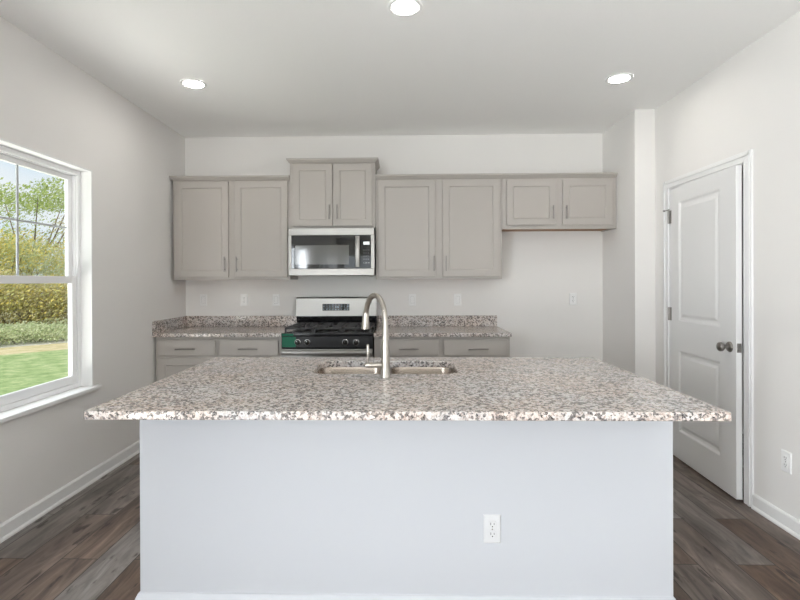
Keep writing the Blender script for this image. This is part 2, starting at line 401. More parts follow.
# windows and patio door behind the camera
for k, (a, c) in enumerate(RW):
    w2 = thing('window_%d' % (k+2), 'unseen white framed window behind the camera, made tall for light', None, ((a+c)/2, YR, RB), kind='structure')
    b = new()
    for p0, p1, q0, q1 in ((a, a+.05, RB, RZ1), (c-.05, c, RB, RZ1), (a+.05, c-.05, RB, RB+.05), (a+.05, c-.05, RZ1-.05, RZ1), (a+.05, c-.05, 1.0, 1.05)):
        box(b, p0, p1, YR-.10, YR-.03, q0, q1, .003)
    obj('window_frame', b, 'vinyl_white', w2)
    b = new(); box(b, a+.045, c-.045, YR-.07, YR-.066, RB+.045, RZ1-.045); obj('pane', b, 'glass', w2)
w4 = thing('window_4', 'wide white framed window in the left wall behind the camera', None, (XL, (QY0+QY1)/2, RZ0), kind='structure')
b = new(); ring(b, XL-.10, XL-.03, QY0, QY1, RZ0, RZ1, .05)
for y in (QY0+.8, QY0+1.6): box(b, XL-.10, XL-.03, y-.04, y+.04, RZ0+.05, RZ1-.05, .003)
obj('window_frame', b, 'vinyl_white', w4)
b = new(); box(b, XL-.072, XL-.068, QY0+.045, QY1-.045, RZ0+.045, RZ1-.045); obj('pane', b, 'glass', w4)
d2 = thing('door_2', 'white framed sliding patio door behind the camera', None, (XL, (PY0+PY1)/2, 0), kind='structure')
b = new(); ring(b, XL-.11, XL-.03, PY0, PY1, 0.0, PZ1, .05); box(b, XL-.10, XL-.04, (PY0+PY1)/2-.05, (PY0+PY1)/2+.05, .05, PZ1-.05, .003); obj('door_frame', b, 'vinyl_white', d2)
b = new(); box(b, XL-.072, XL-.068, PY0+.045, PY1-.045, .045, PZ1-.045); obj('pane', b, 'glass', d2)

# ------------------------------------------------------------------ pantry door, standing slightly ajar
cs = new()
def casing_leg(bm, ya, yb, z1):
    box(bm, XR-.014, XR, ya, yb, 0, z1, .003); box(bm, XR-.020, XR, ya+.012, ya+.03, 0, z1, .003) if ya < 3.4 else box(bm, XR-.020, XR, yb-.03, yb-.012, 0, z1, .003)
casing_leg(cs, DY0-.068, DY0, DZ+.062); casing_leg(cs, DY1, DY1+.068, DZ+.062)
box(cs, XR-.014, XR, DY0, DY1, DZ, DZ+.062, .003); box(cs, XR-.020, XR, DY0-.056, DY1+.056, DZ+.032, DZ+.05, .003)
box(cs, XR, XR+T, DY0-.001, DY0+.008, 0, DZ); box(cs, XR, XR+T, DY1-.008, DY1+.001, 0, DZ); box(cs, XR, XR+T, DY0+.008, DY1-.008, DZ-.008, DZ)
box(cs, XR+.055, XR+.09, DY0+.008, DY0+.018, 0, DZ); box(cs, XR+.055, XR+.09, DY0+.018, DY1-.018, DZ-.018, DZ-.008)
S('trim_1', cs, 'trim_white', 'white casing around the door')
d1 = thing('door_1', 'white two panel door standing slightly ajar', None, (XR-.003, DY1-.012, .012), kind='structure', rotz=math.radians(-93.0))
LW, LH, TH = .812, 2.03, .035
b = new()
px0, px1 = .125, LW-.165
prs = [(.205, .81), (1.03, 1.92)]
# front face built round the two panels, leaf from y=0 (front) to y=TH
def q(bm, *p): bm.faces.new([bm.verts.new(v) for v in p])
def fq(x0, x1, z0, z1): q(b, (x0, 0, z0), (x1, 0, z0), (x1, 0, z1), (x0, 0, z1))
fq(0, px0, 0, LH); fq(px1, LW, 0, LH); fq(px0, px1, 0, prs[0][0]); fq(px0, px1, prs[0][1], prs[1][0]); fq(px0, px1, prs[1][1], LH)
for z0, z1 in prs:
    def R(i, y): return [(px0+i, y, z0+i), (px1-i, y, z0+i), (px1-i, y, z1-i), (px0+i, y, z1-i)]
    loops(b, [R(0, 0), R(.006, .002), R(.016, .0085), R(.024, .0095), R(.034, .0095), R(.052, .003), R(.056, .0025)], True, False, True)
q(b, (0, TH, 0), (0, TH, LH), (LW, TH, LH), (LW, TH, 0))
q(b, (0, 0, 0), (0, 0, LH), (0, TH, LH), (0, TH, 0)); q(b, (LW, 0, 0), (LW, TH, 0), (LW, TH, LH), (LW, 0, LH))
q(b, (0, 0, 0), (0, TH, 0), (LW, TH, 0), (LW, 0, 0)); q(b, (0, 0, LH), (LW, 0, LH), (LW, TH, LH), (0, TH, LH))
bmesh.ops.remove_doubles(b, verts=b.verts[:], dist=.0001)
obj('door_leaf', b, 'door_white', d1, True)
kx, kz = LW-.062, .92
b = new(); lathe(b, [(.033, 0), (.033, -.004), (.028, -.010), (.013, -.013), (.011, -.030), (.018, -.036), (.027, -.046), (.029, -.056), (.026, -.066), (.015, -.073), (.004, -.075)], (kx, -.0005, kz), 'Y', 28)
obj('door_knob', b, 'nickel', d1, True, True)
b = new(); box(b, LW, LW+.0015, .005, .030, kz-.028, kz+.028); box(b, LW+.0015, LW+.009, .011, .024, kz-.008, kz+.008, .002); obj('latch_plate', b, 'nickel', d1, True)
for hz in (.18, 1.075, 1.82):
    b = new(); tube(b, [(-.006, -.007, hz-.05), (-.006, -.007, hz+.05)], .0075, 12); box(b, -.004, .022, -.0015, 0, hz-.05, hz+.05)
    if hz > 1.5:
        tube(b, [(-.006, -.007, hz+.05), (-.006, -.007, hz+.062)], .006, 10)
        tube(b, [(-.006, -.007, hz+.055), (-.030, -.030, hz+.052)], .004, 8); lathe(b, [(.007, 0), (.007, .012)], (-.032, -.036, hz+.052), 'Y', 10)
    obj('hinge', b, 'nickel', d1, True, True)

# ------------------------------------------------------------------ recessed ceiling lights
def downlight(x, y, label):
    t = thing('recessed_ceiling_light', label, 'ceiling light', (x, y, H), 'recessed ceiling lights')
    b = new(); lathe(b, [(.062, .0), (.068, -.004), (.076, -.008), (.086, -.006), (.090, .0)], (x, y, H-.0005), 'Z', 40, False)
    obj('trim_ring', b, 'trim_white', t, smooth=True)
    b = new(); lathe(b, [(.066, 0), (.066, -.003), (.05, -.0045), (.001, -.005)], (x, y, H-.0008), 'Z', 40); obj('lens', b, 'lamp_lens', t, smooth=True)
downlight(-1.466, 3.43, 'lit recessed ceiling light nearest the window wall')
downlight(.018, 2.50, 'lit recessed ceiling light above the island, nearest the camera')
downlight(1.504, 3.43, 'lit recessed ceiling light nearest the white door')

for x in (-1.466, 1.504):
    for y in (.3, -2.8): downlight(x, y, 'unseen recessed light added as fill behind the camera')  # unseen lamps added to fill the room with light
# ------------------------------------------------------------------ cabinets
def pull(parent, x, z, y, length, vertical):
    b = new(); r = .0055; s = length/2; d = .028
    if vertical:
        tube(b, [(x, y-d, z-s), (x, y-d, z+s)], r, 12)
        for k in (-1, 1): tube(b, [(x, y, z+k*s*.68), (x, y-d, z+k*s*.68)], r*.8, 10)
    else:
        tube(b, [(x-s, y-d, z), (x+s, y-d, z)], r, 12)
        for k in (-1, 1): tube(b, [(x+k*s*.68, y, z), (x+k*s*.68, y-d, z)], r*.8, 10)
    obj('pull_handle', b, 'nickel', parent, smooth=True)
def shaker(bm, x0, x1, z0, z1, yf, rail=.058):
    panel(bm, x0, x1, z0, z1, [(0, yf+.002), (.002, yf), (rail, yf), (rail+.003, yf+.002), (rail+.006, yf+.0075), (rail+.010, yf+.0085)], yf+.019)
def crown(bm, x0, x1, yf, yw, z0, left, right, yl=None, yr=None, prof=((0, 0), (.004, .006), (.010, .010), (.018, .022), (.026, .028), (.028, .036), (.028, .042))):
    ls = []
    for o, z in prof:
        a, c = x0-(o if left else 0), x1+(o if right else 0)
        ls.append([(a, yw, z0+z), (a, yf-o, z0+z), (c, yf-o, z0+z), (c, yw, z0+z)])
    loops(bm, ls)
YU = YB-.31
def upper(label, x0, x1, z0, z1, doors, pulls, left, right, crown_z=None, yface=YU, ypull=None):
    t = thing('wall_cabinet', label, 'cabinet', ((x0+x1)/2, YB-.002, z0), 'grey wall cabinets')
    b = new(); box(b, x0, x1, yface, YB-.002, z0+.014, z1, .0012, 1); 
    # lip of the face frame and sides below the bottom panel
    box(b, x0, x1, yface, yface+.019, z0, z0+.014); box(b, x0, x0+.014, yface+.019, YB-.002, z0, z0+.014); box(b, x1-.014, x1, yface+.019, YB-.002, z0, z0+.014)
    obj('carcass', b, 'cabinet_paint', t)
    b = new(); box(b, x0+.015, x1-.015, yface+.02, YB-.003, z0+.010, z0+.0138); obj('bottom_panel', b, 'wood_raw', t, label='raw brown wood underside')
    b = new(); crown(b, x0, x1, yface, YB-.002, z1, left, right); obj('crown_molding', b, 'cabinet_paint', t)
    for (a, c, e, f), (hx, hz, hl) in zip(doors, pulls):
        b = new(); shaker(b, a, c, e, f, yface-.020, .056); d = obj('door', b, 'cabinet_paint', t)
        pull(d, hx, hz, yface-.020, hl, True)
    return t
upper('grey two door wall cabinet left of the microwave, beside the window wall', -2.073, -1.010, 1.364, 2.257,
      [(-2.047, -1.566, 1.388, 2.249), (-1.510, -1.030, 1.388, 2.249)], [(-1.596, 1.502, .135), (-1.483, 1.502, .135)], True, False)
upper('grey raised two door wall cabinet directly above the microwave', -1.008, -.240, 1.826, 2.405,
      [(-.980, -.6245, 1.841, 2.397), (-.6145, -.269, 1.841, 2.397)], [(-.649, 1.963, .13), (-.580, 1.963, .13)], True, True, yface=YU-.01)
upper('grey tall two door wall cabinet just right of the microwave', -.238, .888, 1.362, 2.257,
      [(-.214, .296, 1.385, 2.247), (.361, .867, 1.385, 2.247)], [(.282, 1.502, .135), (.389, 1.502, .135)], False, False)
upper('grey short two door wall cabinet at the right end of the row', .890, 1.902, 1.806, 2.257,
      [(.930, 1.367, 1.840, 2.243), (1.424, 1.863, 1.840, 2.243)], [(1.334, 1.950, .12), (1.451, 1.950, .12)], False, False)

def base(label, x0, x1, fronts):
    yf = YB-.61
    t = thing('base_cabinet', label, 'cabinet', ((x0+x1)/2, YB-.002, 0), 'grey base cabinets')
    b = new(); box(b, x0, x1, yf, YB-.002, .10, .882, .001, 1); obj('carcass', b, 'cabinet_paint', t)
    b = new(); box(b, x0, x1, yf+.07, YB-.01, .001, .0995); obj('toe_kick', b, 'cabinet_paint', t)
    for a, c, hx in fronts:
        b = new(); panel(b, a, c, .727, .858, [(0, yf-.018), (.002, yf-.020)], yf-.001); d = obj('drawer', b, 'cabinet_paint', t); pull(d, hx, .782, yf-.020, .165, False)
        b = new(); shaker(b, a, c, .125, .705, yf-.020); d = obj('door', b, 'cabinet_paint', t)
        pull(d, c-.03 if hx < (x0+x1)/2 else a+.03, .60, yf-.020, .135, True)
base('grey base cabinet with two drawers left of the range', -2.085, -1.012, [(-2.058, -1.571, -1.82), (-1.536, -1.043, -1.29)])
base('grey base cabinet with two drawers right of the range', -.239, .892, [(-.189, .300, .05), (.343, .872, .625)])

# granite worktops on the back wall
YC = YB-.648
t = thing('granite_countertop', 'speckled granite worktop left of the range with a side splash on the window wall', 'countertop', (-1.55, YB, .884), 'granite worktops on the base cabinets')
b = new(); box(b, XL+.001, -1.011, YC, YB-.002, .884, .914, .003); obj('slab', b, 'granite', t)
b = new(); box(b, XL+.022, -1.011, YB-.022, YB-.002, .9145, 1.016, .002); obj('backsplash', b, 'granite', t)
b = new(); box(b, XL+.001, XL+.021, YC+.004, YB-.002, .9145, 1.016, .002); obj('side_splash', b, 'granite', t)
t = thing('granite_countertop', 'speckled granite worktop right of the range with an open right end', 'countertop', (.33, YB, .884), 'granite worktops on the base cabinets')
b = new(); box(b, -.240, .899, YC, YB-.002, .884, .914, .003); obj('slab', b, 'granite', t)
b = new(); box(b, -.240, .899, YB-.022, YB-.002, .9145, 1.016, .002); obj('backsplash', b, 'granite', t)

# ------------------------------------------------------------------ microwave
mx0, mx1, mz0, mz1, my = -1.006, -.246, 1.397, 1.818, YB-.40
t = thing('microwave', 'stainless steel and black over-the-range microwave above the range', 'microwave', (-.626, YB, mz0))
b = new(); box(b, mx0+.002, mx1-.002, my+.022, YB-.004, mz0+.008, mz1-.002, .002); obj('body', b, 'dark_plastic', t)
b = new()                                               # stainless surround with an opening
panel(b, mx0, mx1, 1.752, mz1, [(0, my+.004), (.004, my)], my+.021); panel(b, mx0, mx1, mz0, 1.460, [(0, my+.004), (.004, my)], my+.021)
box(b, mx0, mx0+.026, my, my+.021, 1.460, 1.752, .002); box(b, mx1-.030, mx1, my, my+.021, 1.460, 1.752, .002)
obj('front_surround', b, 'stainless', t)
b = new(); box(b, mx0+.026, -.357, my+.002, my+.021, 1.460, 1.752, .001, 1); dr = obj('door_glass', b, 'black_glass', t)
b = new(); box(b, -.945, -.470, my+.001, my+.0022, 1.496, 1.664); obj('viewing_window', b, 'grey_mesh', dr)
b = new(); box(b, -.355, mx1-.030, my+.002, my+.021, 1.460, 1.752, .001, 1); cp = obj('control_panel', b, 'black_glass', t)
b = new(); box(b, -.343, -.289, my+.0008, my+.0022, 1.668, 1.694); obj('display', b, 'display_lit', cp)
KEYS = [(-.342+c_*.020, -.334+c_*.020, 1.512+r_*.027, 1.5145+r_*.027) for r_ in range(1, 5) for c_ in range(3)] + [(-.344, -.336, 1.506, 1.512), (-.326, -.310, 1.506, 1.512), (-.302, -.290, 1.506, 1.512)]
for a, c, e, f in KEYS:
    b = new(); box(b, a, c, my+.0012, my+.0022, e, f); obj('key', b, 'key_marks', cp)
b = new()
hp = [(-.393, my-.020-.016*math.sin(PI*k/12), 1.472+.272*k/12) for k in range(13)]
ls = []
for p in hp: ls.append([(p[0]-.021, p[1]+.008, p[2]), (p[0]-.017, p[1]-.003, p[2]), (p[0], p[1]-.007, p[2]), (p[0]+.017, p[1]-.003, p[2]), (p[0]+.021, p[1]+.008, p[2]), (p[0], p[1]+.010, p[2])])
loops(b, ls); box(b, -.405, -.381, my-.016, my+.001, 1.476, 1.496, .002); box(b, -.405, -.381, my-.016, my+.001, 1.720, 1.740, .002)
obj('door_handle', b, 'stainless', t, smooth=True)
b = new(); box(b, mx0+.03, mx1-.03, my+.03, YB-.03, mz0, mz0+.0078, .002); obj('vent_base', b, 'black_enamel', t)

# ------------------------------------------------------------------ gas range
rx0, rx1 = -1.0055, -.2455; RY = YB-.655; rc = (rx0+rx1)/2
t = thing('gas_range', 'stainless steel and black gas range between the base cabinets', 'range', (rc, YB-.02, 0))
b = new(); box(b, rx0+.002, rx1-.002, RY+.02, YB-.03, .08, .895, .003); obj('body', b, 'black_enamel', t)
for fx in (rx0+.06, rx1-.06):
    for fy in (RY+.09, YB-.09):
        b = new(); lathe(b, [(.02, 0), (.02, .08)], (fx, fy, .001), 'Z', 12); obj('foot', b, 'dark_plastic', t)
b = new(); box(b, rx0, rx1, RY-.005, YB-.075, .8955, .918, .005); box(b, rx0+.02, rx1-.02, RY+.05, YB-.10, .918, .921, .001, 1); ct = obj('cooktop', b, 'black_enamel', t)
for bx_, by_, br in ((rc-.23, RY+.17, .045), (rc+.23, RY+.17, .05), (rc-.23, RY+.43, .04), (rc+.23, RY+.43, .035), (rc, RY+.30, .05)):
    b = new(); lathe(b, [(br, 0), (br, .012), (br*.8, .014), (br*.8, .022), (br*.6, .025), (.001, .025)], (bx_, by_, .9215), 'Z', 24); obj('burner', b, 'cast_iron', ct, smooth=True)
def grate(x0, x1):
    b = new(); y0, y1, z0, z1 = RY+.035, YB-.115, .944, .960; w_ = .014
    box(b, x0, x1, y0, y0+w_, z0, z1, .003); box(b, x0, x1, y1-w_, y1, z0, z1, .003); box(b, x0, x0+w_, y0, y1, z0, z1, .003); box(b, x1-w_, x1, y0, y1, z0, z1, .003)
    ym = (y0+y1)/2; xm = (x0+x1)/2
    box(b, x0, x1, ym-w_/2, ym+w_/2, z0, z1, .003)
    for yy in (y0+(ym-y0)*.5, ym+(y1-ym)*.5):
        box(b, x0+w_, xm-.03, yy-w_/2, yy+w_/2, z0+.002, z1+.002, .003); box(b, xm+.03, x1-w_, yy-w_/2, yy+w_/2, z0+.002, z1+.002, .003)
    box(b, xm-w_/2, xm+w_/2, y0+.01, ym-.07, z0+.002, z1+.002, .003); box(b, xm-w_/2, xm+w_/2, ym+.07, y1-.01, z0+.002, z1+.002, .003)
    for xx in (x0, x1-w_):
        for yy in (y0, y1-w_): box(b, xx, xx+w_, yy, yy+w_, .9185, z0+.002)
    obj('grate', b, 'cast_iron', ct)
gw = (rx1-rx0-.03)/3
for k in range(3): grate(rx0+.015+gw*k+.002, rx0+.015+gw*(k+1)-.002)
# backguard
b = new(); loops(b, [[(x, YB-.074, .919), (x, YB-.095, 1.015), (x, YB-.085, 1.186), (x, YB-.076, 1.192), (x, YB-.030, 1.192), (x, YB-.030, .919)] for x in (rx0+.002, rx1-.002)])
bg = obj('backguard', b, 'black_enamel', t)
b = new(); loops(b, [[(x, YB-.1005, 1.020), (x, YB-.0915, 1.184), (x, YB-.080, 1.196), (x, YB-.068, 1.196), (x, YB-.068, 1.193), (x, YB-.0755, 1.193), (x, YB-.0845, 1.1865), (x, YB-.0948, 1.020)] for x in (rx0, rx1)])
obj('control_fascia', b, 'stainless', bg)
b = new(); loops(b, [[(x, YB-.0993, 1.070), (x, YB-.0958, 1.134), (x, YB-.0936, 1.134), (x, YB-.0971, 1.070)] for x in (rc-.130, rc+.125)])
dp = obj('display_panel', b, 'black_glass', bg)
b = new(); rg = random.Random(3)
def mark(x0, x1, z0, z1):
    ya_ = YB-.0997+(z0-1.070)*.0547; yb_ = YB-.0997+(z1-1.070)*.0547
    loops(b, [[(x, ya_, z0), (x, yb_, z1), (x, yb_+.0006, z1), (x, ya_+.0006, z0)] for x in (x0, x1)])
for r_ in range(4):
    for c_ in range(9):
        if (r_, c_) in ((1, 4), (2, 4), (1, 5), (2, 5)): continue
        x_ = rc-.122+c_*.028; ww = .007 + .007*rg.random(); mark(x_, x_+ww, 1.078+r_*.0145, 1.0815+r_*.0145)
mark(rc-.008, rc-.004, 1.095, 1.112); mark(rc+.006, rc+.010, 1.095, 1.112); mark(rc+.018, rc+.022, 1.095, 1.112)
obj('panel_marks', b, 'key_blue', dp)
# front control panel and knobs
b = new(); loops(b, [[(x, RY-.002, .788), (x, RY-.012, .798), (x, RY-.006, .890), (x, RY+.019, .894), (x, RY+.019, .788)] for x in (rx0+.001, rx1-.001)]); fp = obj('front_panel', b, 'dark_gloss', t)
for kx_ in (-.87, -.79, -.475, -.385):
    b = new(); lathe(b, [(.020, .004), (.021, -.008), (.019, -.022), (.017, -.026), (.001, -.027)], (kx_, RY-.011, .842), 'Y', 24); box(b, kx_-.0035, kx_+.0035, RY-.042, RY-.02, .824, .860, .002); kn = obj('knob', b, 'black_enamel', fp, smooth=True)
    b = new(); lathe(b, [(.024, .002), (.025, -.004), (.0215, -.006), (.0215, .002)], (kx_, RY-.011, .842), 'Y', 28); box(b, kx_-.001, kx_+.001, RY-.0435, RY-.0418, .844, .860); obj('knob_bezel', b, 'chrome', kn, smooth=True)
b = new(); loops(b, [[(x, RY-.0135, .802), (x, RY-.0075, .888), (x, RY-.0062, .888), (x, RY-.0122, .802)] for x in (rx0+.006, rx0+.120)])
box(b, rx0+.004, rx0+.10, RY-.0075, RY-.0055, .894, .914)
obj('protective_film', b, 'green_film', fp, label='green plastic film left on the front panel')
b = new(); box(b, rx0+.003, rx1-.003, RY-.018, RY+.019, .20, .785, .004); od = obj('oven_door', b, 'stainless', t)
b = new(); box(b, rx0+.09, rx1-.09, RY-.0195, RY-.0175, .32, .66); obj('oven_window', b, 'black_glass', od)
b = new(); ls = []
for k in range(17):
    x_ = rx0+.012+(rx1-rx0-.024)*k/16; y_ = RY-.052-.008*math.sin(PI*k/16)
    ls.append([(x_, y_+.010, .738), (x_, y_-.004, .742), (x_, y_-.010, .756), (x_, y_-.006, .773), (x_, y_+.006, .781), (x_, y_+.016, .773), (x_, y_+.017, .746)])
loops(b, ls)
for x_ in (rx0+.03, rx1-.03): box(b, x_-.014, x_+.014, RY-.045, RY-.0175, .744, .772, .003)
obj('oven_handle', b, 'stainless', od, smooth=True)
b = new(); box(b, rx0+.003, rx1-.003, RY-.012, RY+.019, .085, .195, .004); obj('storage_drawer', b, 'stainless', t)

# ------------------------------------------------------------------ island
IX0, IX1, IYF, IYB = -1.070, 1.071, 1.968, 2.755
t = thing('kitchen_island', 'white panelled island base facing the camera', 'kitchen island', (0, 2.35, 0))
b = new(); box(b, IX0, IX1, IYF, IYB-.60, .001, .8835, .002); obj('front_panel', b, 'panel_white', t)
# hollow cabinet behind, open above so the sink bowls hang inside it
b = new(); box(b, IX0+.004, IX0+.022, IYB-.60, IYB-.021, .10, .8835); box(b, IX1-.022, IX1-.004, IYB-.60, IYB-.021, .10, .8835); box(b, IX0+.022, IX1-.022, IYB-.60, IYB-.022, .10, .118)
box(b, IX0+.004, IX1-.004, IYB-.021, IYB-.0, .70, .8835); box(b, IX0+.004, IX1-.004, IYB-.021, IYB, .10, .135)
for a in (IX0+.004, -.54, .27, IX1-.044): box(b, a, a+.04, IYB-.021, IYB, .135, .70)
obj('carcass', b, 'cabinet_paint', t)
for a, c in ((-1.05, -.53), (-.50, -.125), (-.105, .28), (.31, 1.05)):
    b = new(); panel(b, -c, -a, .14, .69, [(0, -IYB-.018), (.002, -IYB-.020), (.058, -IYB-.020), (.064, -IYB-.012)], -IYB-.001)
    bmesh.ops.rotate(b, verts=b.verts[:], cent=(0, 0, 0), matrix=Matrix.Rotation(PI, 3, 'Z')); obj('door', b, 'cabinet_paint', t)
b = new()
pr = [(0, .001), (.018, .001), (.018, .056), (.015, .064), (.013, .070), (.006, .084), (0, .088)]
loops(b, [[(IX0-o, IYB-.6, z), (IX0-o, IYF-o, z), (IX1+o, IYF-o, z), (IX1+o, IYB-.6, z)] for o, z in pr], False, False, False)
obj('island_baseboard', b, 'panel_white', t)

SX0, SX1, SY0, SY1, SR = -.434, .264, 2.285, 2.640, .075
ct_ = new()
def slab_hole(bm, X0, X1, Y0, Y1, hole, z0, z1):
    for z in (z1, z0):
        o = [bm.verts.new(p) for p in ((X0, Y0, z), (X1, Y0, z), (X1, Y1, z), (X0, Y1, z))]
        h = [bm.verts.new((x, y, z)) for x, y, _ in hole]
        es = [bm.edges.new((L[i], L[(i+1) % len(L)])) for L in (o, h) for i in range(len(L))]
        bmesh.ops.triangle_fill(bm, use_beauty=True, use_dissolve=False, edges=es, normal=(0, 0, 1))
    for L in ([(X0, Y0), (X1, Y0), (X1, Y1), (X0, Y1)], [(x, y) for x, y, _ in hole]):
        for i in range(len(L)):
            a, c = L[i], L[(i+1) % len(L)]
            q(bm, (*a, z0), (*c, z0), (*c, z1), (*a, z1))
    bmesh.ops.remove_doubles(bm, verts=bm.verts[:], dist=.00005)
hole = rrect(SX0, SX1, SY0, SY1, SR, 0, 8)
slab_hole(ct_, -1.073, 1.073, 1.622, 2.785, hole, .884, .914)
o = tag(obj('granite_countertop', ct_, 'granite'), 'large speckled granite top overhanging the white island', 'countertop', 'granite countertops')
bv = o.modifiers.new('edge', 'BEVEL'); bv.width = .004; bv.segments = 2; bv.limit_method = 'ANGLE'; bv.angle_limit = math.radians(60)

# double bowl undermount sink
t = thing('kitchen_sink', 'stainless steel double bowl sink set under the island top', 'sink', (-.085, 2.46, .70))
DV = -.075
def bowl(x0, x1, depth):
    b = new(); zt = .8835; zb = zt-depth
    y0, y1 = SY0-.006, SY1+.006; L = []
    L.append(rrect(x0-.012, x1+.012, y0-.012, y1+.012, .075, zt-.0005)); L.append(rrect(x0, x1, y0, y1, .07, zt-.001))
    L.append(rrect(x0+.003, x1-.003, y0+.003, y1-.003, .068, zt-.012)); L.append(rrect(x0+.008, x1-.008, y0+.008, y1-.008, .066, zb+.04))
    L.append(rrect(x0+.014, x1-.014, y0+.014, y1-.014, .06, zb+.016)); L.append(rrect(x0+.030, x1-.030, y0+.030, y1-.030, .05, zb+.003)); L.append(rrect(x0+.06, x1-.06, y0+.06, y1-.06, .04, zb))
    loops(b, L, True, False, True)
    o = obj('bowl', b, 'stainless_sink', t, smooth=True)
    md = o.modifiers.new('gauge', 'SOLIDIFY'); md.thickness = .0012; md.offset = 0
    d = new(); lathe(d, [(.05, .0008), (.05, .003), (.042, .0035), (.038, .001), (.001, .001)], ((x0+x1)/2, (y0+y1)/2, zb), 'Z', 28); obj('drain', d, 'chrome', o, smooth=True)
bowl(SX0-.004, DV-.014, .20); bowl(DV+.014, SX1+.004, .20)

# faucet on the camera side of the sink
FX, FY = -.078, 2.205
t = thing('kitchen_faucet', 'brushed nickel gooseneck faucet standing in front of the sink', 'faucet', (FX, FY, .9142))
hd = Vector((-.182-FX, 2.42-FY, 0)); R_ = hd.length/2; hd.normalize()
b = new(); lathe(b, [(.0235, 0), (.0235, .006), (.0215, .010), (.0205, .05), (.0195, .075), (.0175, .12), (.0150, .19), (.0142, .215)], (FX, FY, .9143), 'Z', 28); obj('body', b, 'brushed_nickel', t, smooth=True)
pts = [Vector((FX, FY, 1.125)), Vector((FX, FY, 1.145))]; zc = 1.158
for k in range(25):
    a = PI*k/24; pts.append(Vector((FX, FY, zc)) + hd*(R_ - R_*math.cos(a)) + Vector((0, 0, R_*1.02*math.sin(a))))
b = new(); tube(b, pts, .0128, 20); obj('spout', b, 'brushed_nickel', t, smooth=True)
e = pts[-1]; dn = Vector((0, 0, -1)) + hd*.10
def along(s): return e + dn.normalized()*s
b = new(); tube(b, [along(-.035), along(-.03), along(.0), along(.03), along(.046), along(.048)], [.0138, .0150, .0165, .0200, .0205, .017], 24); obj('spray_head', b, 'brushed_nickel', t, smooth=True)
b = new(); sd = Vector((-.98, -.10, 0)).normalized(); p0 = Vector((FX, FY, .969))
tube(b, [p0, p0+sd*.060, p0+sd*.088, p0+sd*.092], [.0125, .0125, .0120, .0095], 18)
p1 = p0+sd*.078; tube(b, [p1, p1+Vector((0, -.003, .04)), p1+Vector((0, -.010, .092)), p1+Vector((0, -.010, .095))], [.0058, .0056, .0062, .004], 12)
obj('lever_handle', b, 'brushed_nickel', t, smooth=True)

# ------------------------------------------------------------------ wall plates
def plate(name, label, cat, style, M, group, mat='plate_white'):
    """wall plate built facing -Y round the origin, then placed by M"""
    t = thing(name, label, cat, M.to_translation(), group); t.rotation_euler = M.to_euler()
    w_, h_ = .035, .0575
    b = new(); panel(b, -w_, w_, -h_, h_, [(0, -.002), (.003, -.005), (.006, -.006)], -.0004); obj('cover_plate', b, mat, t, True)
    if style == 'rocker':
        b = new(); panel(b, -.0165, .0165, -.033, .033, [(0, -.0066), (.001, -.0072)], -.0058); f = obj('rocker', b, mat, t, True)
        b = new(); box(b, -.0172, -.0166, -.0335, .0335, -.0063, -.0059) if False else box(b, -.0172, -.0166, -.0066, -.0059, -.0335, .0335)
        box(b, .0166, .0172, -.0066, -.0059, -.0335, .0335); box(b, -.0172, .0172, -.0066, -.0059, .0331, .0337); box(b, -.0172, .0172, -.0066, -.0059, -.0337, -.0331)
        obj('shadow_gap', b, 'slot_dark', t, True)
    else:
        for s in (-1, 1):
            zc_ = s*.0195
            b = new(); L = []
            for o_, y_ in ((0, -.0058), (0, -.0078), (.001, -.0084)):
                L.append([(x, y_, z+zc_) for x, z, _ in rrect(-.0165+o_, .0165-o_, -.0142+o_, .0142-o_, .010, 0, 5)])
            loops(b, L); f = obj('socket', b, mat, t, True)
            b = new(); box(b, -.0078, -.0056, -.0087, -.0080, zc_-.002, zc_+.008); box(b, .0054, .0076, -.0087, -.0080, zc_-.001, zc_+.007)
            lathe(b, [(.0026, 0), (.0026, .0007)], (0, -.0087, zc_-.0075), 'Y', 10); obj('slots', b, 'slot_dark', f, True)
        b = new(); lathe(b, [(.003, 0), (.003, -.001), (.002, -.0016)], (0, -.0059, 0), 'Y', 12); obj('screw', b, 'nickel', t, True)
def back(x, z): return Matrix.Translation((x, YB, z))
G = 'wall plates above the granite backsplash'
plate('light_switch', 'white rocker switch plate above the left worktop, nearest the window wall', 'light switch', 'rocker', back(-1.927, 1.169), G)
plate('electrical_outlet', 'white duplex outlet above the left worktop, between two rocker plates', 'outlet', 'duplex', back(-1.530, 1.169), G)
plate('light_switch', 'white rocker switch plate on the back wall just left of the range', 'light switch', 'rocker', back(-1.220, 1.168), G)
plate('light_switch', 'white rocker switch plate on the back wall just right of the faucet', 'light switch', 'rocker', back(.094, 1.166), G)
plate('light_switch', 'white rocker switch plate above the right end of the right worktop', 'light switch', 'rocker', back(.528, 1.166), G)
plate('electrical_outlet', 'white duplex outlet alone on bare wall below the short cabinet', 'outlet', 'duplex', back(1.624, 1.170), G)
plate('electrical_outlet', 'white duplex outlet low on the right wall beyond the door casing', 'outlet', 'duplex', Matrix.Translation((XR, 2.69, .364)) @ Matrix.Rotation(-PI/2, 4, 'Z'), 'low wall outlets')
plate('electrical_outlet', 'white duplex outlet on the front of the white island', 'outlet', 'duplex', Matrix.Translation((.355, IYF, .355)), 'low wall outlets', 'plate_white_dimmed')

